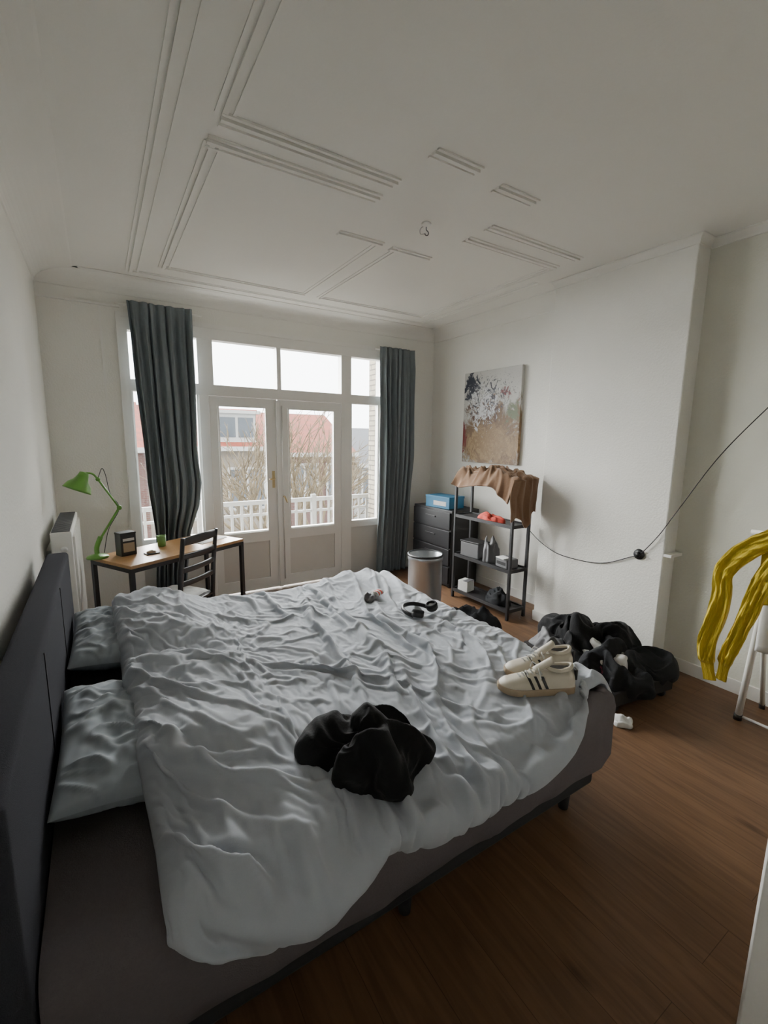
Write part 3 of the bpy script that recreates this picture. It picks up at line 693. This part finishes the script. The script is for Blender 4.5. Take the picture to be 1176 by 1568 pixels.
# ---------------------------------------------------------------- painting
def paintmat():
    m=bpy.data.materials.new('abstract_painting'); m.use_nodes=True; nt=m.node_tree; n=nt.nodes; l=nt.links
    b=n['Principled BSDF']; b.inputs['Roughness'].default_value=.55
    tc=n.new('ShaderNodeTexCoord'); sp=n.new('ShaderNodeSeparateXYZ'); l.new(tc.outputs['Generated'],sp.inputs[0])
    def nt_(scale,seed,dist=1.5):
        mp=n.new('ShaderNodeMapping'); mp.inputs['Location'].default_value=(seed,seed*1.7,seed*.3); l.new(tc.outputs['Object'],mp.inputs[0])
        z=n.new('ShaderNodeTexNoise'); z.inputs['Scale'].default_value=scale; z.inputs['Detail'].default_value=8; z.inputs['Roughness'].default_value=.7; z.inputs['Distortion'].default_value=dist; l.new(mp.outputs[0],z.inputs['Vector']); return z.outputs['Fac']
    def M2(op,a,b_):
        q=n.new('ShaderNodeMath'); q.operation=op
        for i,v in enumerate((a,b_)):
            if isinstance(v,(int,float)): q.inputs[i].default_value=v
            else: l.new(v,q.inputs[i])
        return q.outputs[0]
    def gauss(cy,cz,ry,rz):
        a=M2('DIVIDE',M2('SUBTRACT',sp.outputs[1],cy),ry); c=M2('DIVIDE',M2('SUBTRACT',sp.outputs[2],cz),rz)
        return M2('MAXIMUM',-3.0,M2('SUBTRACT',1.0,M2('ADD',M2('MULTIPLY',a,a),M2('MULTIPLY',c,c))))
    def layer(prev,col,fac,th,soft=.07):
        r=n.new('ShaderNodeMapRange'); r.inputs['From Min'].default_value=th; r.inputs['From Max'].default_value=th+soft; l.new(fac,r.inputs['Value'])
        x=n.new('ShaderNodeMixRGB'); l.new(r.outputs[0],x.inputs[0]); x.inputs[2].default_value=(*col,1)
        if isinstance(prev,tuple): x.inputs[1].default_value=(*prev,1)
        else: l.new(prev,x.inputs[1])
        return x.outputs[0]
    G=lambda g,k,nn: M2('ADD',M2('MULTIPLY',g,k),nn)
    c=layer((.48,.47,.44),(.17,.10,.05),G(gauss(.4,.25,.9,.45),.30,nt_(3.5,1)),.52,.14)
    c=layer(c,(.33,.22,.11),G(gauss(.5,.18,.6,.24),.25,nt_(6,3)),.56,.12)
    c=layer(c,(.24,.15,.07),G(gauss(.45,.22,.5,.24),.12,nt_(12,43)),.56,.05)
    c=layer(c,(.10,.05,.03),G(gauss(.62,.56,.40,.16),.25,nt_(7,33)),.60)
    c=layer(c,(.012,.016,.032),G(gauss(.84,.84,.20,.20),.25,nt_(7,5)),.60,.04)
    c=layer(c,(.16,.018,.015),G(gauss(1.0,.28,.10,.22),.25,nt_(9,9)),.60)
    c=layer(c,(.18,.05,.05),G(gauss(.25,.74,.16,.10),.25,nt_(9,12)),.66)
    c=layer(c,(.13,.15,.08),G(gauss(.10,.52,.18,.2),.25,nt_(8,15)),.64,.12)
    c=layer(c,(.56,.56,.57),G(gauss(.62,.62,.35,.3),.18,nt_(9,20,2.5)),.60,.05)
    c=layer(c,(.05,.052,.065),G(gauss(.5,.72,.6,.35),.14,nt_(11,27,3)),.65,.04)
    l.new(c,b.inputs['Base Color'])
    bp=n.new('ShaderNodeBump'); bp.inputs['Strength'].default_value=.4; bp.inputs['Distance'].default_value=.01; l.new(nt_(14,2),bp.inputs['Height']); l.new(bp.outputs[0],b.inputs['Normal'])
    return m
M['paint']=paintmat()
pt=empty('abstract_painting',(0,0,0)); box('canvas',3.632,3.668,3.22,4.06,1.40,2.40,'paint',pt,bev=.003)

# ---------------------------------------------------------------- suitcase with clothes
su=empty('open_suitcase',(2.86,1.74,0),math.radians(-8))
boxes('shell',[(-.27,.27,-.40,.40,.055,.075),(-.27,-.25,-.40,.40,.075,.14),(.25,.27,-.40,.40,.075,.14),(-.25,.25,-.40,-.38,.075,.14),(-.25,.25,.38,.40,.075,.14)],'black',su)
wl=[]
for sx in (-.22,.22):
    for sy in (-.36,.36): wl.append(([(sx-.012,sy,.028),(sx+.012,sy,.028)],[.028,.028]))
tubes('wheels',wl,'blackmetal',su,18)
boxes('wheel_forks',[(sx-.02,sx+.02,sy-.015,sy+.015,.03,.06) for sx in (-.22,.22) for sy in (-.36,.36)],'black',su)
heap('black_clothes',(.03,.12,.08),.27,.30,.21,9.1,'blackcloth',su,amp=.7,f=4,outl=.5,sub=5,sim=12,shrink=-.28)
heap('dark_jacket',(.0,-.20,.08),.29,.23,.16,4.4,'darkcloth',su,amp=.7,f=4,outl=.5,sub=5,sim=12,shrink=-.28)
heap('white_shirt',(-.06,-.12,.19),.12,.17,.09,1.1,'whitecloth',su,sub=4,amp=.6,outl=.7,sim=9,shrink=-.28)
heap('pink_top',(-.14,-.24,.16),.07,.09,.08,3.1,'pink',su,sub=4,amp=.4)
heap('grey_top',(-.20,.20,.10),.11,.16,.13,6.1,'greyplastic',su,sub=4,amp=.6,outl=.6,sim=9)
heap('pink_cloth',(2.46,1.46,0),.06,.07,.05,3.7,'pink',None,sub=4,amp=.4)
heap('crumpled_white_cloth',(2.52,1.31,0),.055,.055,.045,8.7,'whitecloth',None,sub=4,amp=.5)

# ---------------------------------------------------------------- cable with plug
tube('power_cable',smoothcurve([(3.30,2.735,.84),(3.325,2.60,.74),(3.335,2.40,.675),(3.335,2.05,.69),(3.335,1.80,.80),(3.33,1.74,.83),(3.33,1.62,1.0),(3.35,1.52,1.2),(3.40,1.33,1.58),(3.47,1.08,1.95),(3.485,.8,2.3)],10),.0035,'wire',None,6)
pl=empty('wall_socket',(XC,1.75,.83)); lathe('plate',[(0,0),(.04,0),(.038,.01),(0,.012)],'black',pl,28,axis=(-1,0,0)); lathe('plug',[(0,.01),(.02,.01),(.018,.03),(0,.032)],'wire',pl,20,axis=(-1,0,0))
# ---------------------------------------------------------------- drying rack with yellow sweater
dk=empty('clothes_drying_rack')
T=[]
for (ya,yb) in ((.97,.87),(.10,.20)):
    T.append(([(3.16,ya,.02),(3.03,yb,1.2)],.018)); T.append(([(3.43,ya-.03,.02),(2.84,yb,1.2)],.014))
T+=[([(2.84,.2,1.2),(2.84,.93,1.2)],.012),([(3.03,.2,1.2),(3.03,.87,1.2)],.010),([(2.84,.2,1.2),(3.25,.2,1.2)],.009),([(2.84,.87,1.2),(3.25,.87,1.2)],.009),([(3.25,.2,1.2),(3.25,.87,1.2)],.010),([(3.16,.97,.03),(3.16,.10,.03)],.008)]
for x in (2.91,2.97,3.10,3.17): T.append(([(x,.2,1.2),(x,.87,1.2)],.004))
tubes('frame',T,'white',dk,10)
tubes('foot_caps',[([(3.163,.972,0),(3.157,.968,.04)],.022),([(3.163,.098,0),(3.157,.102,.035)],.02),([(3.433,.94,0),(3.425,.94,.035)],.016),([(3.433,.07,0),(3.425,.07,.035)],.016)],'black',dk,12)
sw=empty('yellow_sweater')
def body(u,v):
    y=.50+.36*u
    L1=.50-.22*math.sin(u*2.0)+.05*nz(u*3,1,1)
    s=(v*2-1)
    if s<0: z=1.215-(-s)*L1-.05*u**3; x=2.815-.02*sstep(0,-.2,s)-.035*sridge(u*2.6+.4*nz(u*2,s),s*.9,2)**1.5+.02*(-s)
    else: z=1.215-s*.35-.05*u**3; x=2.870
    if abs(s)<.06: x=2.84; z=1.217-.05*u**3
    return (x,y,z)
gridobj('torso',120,80,body,'yellow',sw,solid=.010)
def sleeve(name,pts,r0,r1,seed):
    # limp knitted sleeve: flattened tube with lengthwise folds, creases at the bends and a ribbed cuff
    C=smoothcurve(pts,16); n=len(C); seg=72; V=[];F=[]
    for i,p in enumerate(C):
        t=(C[min(i+1,n-1)]-C[max(i-1,0)]).normalized(); wd=t.cross(Vector((1,0,0))).normalized()
        q=i/(n-1); r=r0+(r1-r0)*q
        r*=1+.14*nz(q*6,seed,1)+.06*sridge(q*9,seed,4)
        cuff=sstep(.86,.89,q)
        r*=1-.16*cuff
        for k in range(seg):
            a=2*math.pi*k/seg; ca,sa=math.cos(a),math.sin(a)
            fold=.020*(sridge(ca*1.7+seed+.8*nz(q*3,seed),q*2.2,seed)**1.5)*(1-cuff)+.010*sridge(ca*1.5+q*3,q*11+ca*1.5,seed+6)**2*(1-cuff)
            rib=.0018*math.sin(a*26)
            depth=r*.30*(1+.5*nz(ca*1.5,q*5,seed+2))
            V.append(p+wd*(ca*r*(1+.06*nz(ca,q*9,seed)))+Vector((1,0,0))*(sa*depth+(fold if sa<0 else -fold*.3)*(-1))+Vector((1,0,0))*rib*(-1 if sa<0 else 1))
    for i in range(n-1):
        for k in range(seg): k2=(k+1)%seg; F.append((i*seg+k,i*seg+k2,(i+1)*seg+k2,(i+1)*seg+k))
    F.append(tuple(range(seg))); F.append(tuple((n-1)*seg+k for k in range(seg)))
    mkobj(name,V,F,'yellow',sw,True)
sleeve('sleeve',[(2.795,.81,1.20),(2.79,.875,1.15),(2.785,.95,1.07),(2.785,1.005,.97),(2.785,1.00,.84),(2.785,1.02,.68),(2.79,1.04,.56),(2.79,1.03,.45),(2.79,1.005,.35)],.050,.036,1.)
sleeve('second_sleeve',[(2.775,.72,1.18),(2.765,.79,1.06),(2.76,.84,.92),(2.76,.865,.80),(2.765,.90,.66),(2.77,.935,.52),(2.775,.95,.38)],.046,.030,5.)
gridobj('white_tea_towel',20,20,lambda u,v:(2.90-.01*math.sin(u*9),.62+.24*u,1.22-.66*v),'whitecloth',None,solid=.004)

# ---------------------------------------------------------------- ceiling hook
hk=empty('ceiling_hook',(1.81,2.43,ZC)); lathe('rose',[(0,0),(.03,0),(.028,-.012),(.01,-.02),(0,-.02)],'white',hk,24)
tube('hook',smoothcurve([(0,0,-.015),(0,0,-.035),(.014,0,-.045),(.015,0,-.06),(0,0,-.068),(-.012,0,-.06)],6),.003,'greyplastic',hk,8)
tube('lamp_wire',smoothcurve([(.01,.01,0),(-.03,.02,-.03),(-.02,.03,-.055),(.02,.03,-.04)],6),.0025,'whitecloth',hk,6)
do=empty('door_2',(1.235,.287,0),math.atan2(-.62,.22))
box('leaf',0,.66,-.0,.04,.01,2.03,'white',do,bev=.003)
box('inset',.12,.54,-.004,.0,.2,.9,'doorpanel',do); tube('handle',[(.06,-.0,1.02),(.06,-.05,1.02),(.16,-.05,1.02)],.009,'steel',do)

# ---------------------------------------------------------------- light
w=bpy.data.worlds.new('overcast_sky'); SC.world=w; w.use_nodes=True; n=w.node_tree.nodes; l=w.node_tree.links
bg=n['Background']; bg.inputs['Strength'].default_value=6.0
tc=n.new('ShaderNodeTexCoord'); sp=n.new('ShaderNodeSeparateXYZ'); l.new(tc.outputs['Generated'],sp.inputs[0])
cr=n.new('ShaderNodeValToRGB'); cr.color_ramp.elements[0].position=.0; cr.color_ramp.elements[0].color=(.85,.88,.9,1); cr.color_ramp.elements[1].position=.6; cr.color_ramp.elements[1].color=(1,1,1,1)
l.new(sp.outputs[2],cr.inputs[0]); l.new(cr.outputs[0],bg.inputs['Color'])
s=bpy.data.lights.new('sun','SUN'); s.energy=26; s.angle=math.radians(80); s.color=(1,.985,.96)
so=bpy.data.objects.new('sun',s); COL.objects.link(so); so.rotation_euler=Vector((.12,-1,-.40)).to_track_quat('-Z','Y').to_euler()
# ---------------------------------------------------------------- camera
cam=bpy.data.cameras.new('camera'); co=bpy.data.objects.new('camera',cam); COL.objects.link(co); SC.camera=co
cam.sensor_fit='HORIZONTAL'; cam.sensor_width=36; cam.lens=36*691.09/1176; cam.clip_start=.02
th=math.radians(9.172);ya=math.radians(32.182);ro=math.radians(.752)
Fh=Vector((math.sin(ya),math.cos(ya),0)); Rh=Vector((math.cos(ya),-math.sin(ya),0)); Fw=Fh*math.cos(th)+Vector((0,0,-math.sin(th))); U0=Fh*math.sin(th)+Vector((0,0,math.cos(th)))
R_=Rh*math.cos(ro)+U0*math.sin(ro); U_=U0*math.cos(ro)-Rh*math.sin(ro)
Mx=Matrix((R_,U_,-Fw)).transposed().to_4x4(); Mx.translation=(0,0,1.649); co.matrix_world=Mx
SC.view_settings.view_transform='AgX'; SC.view_settings.exposure=1.0
SC.frame_set(1)
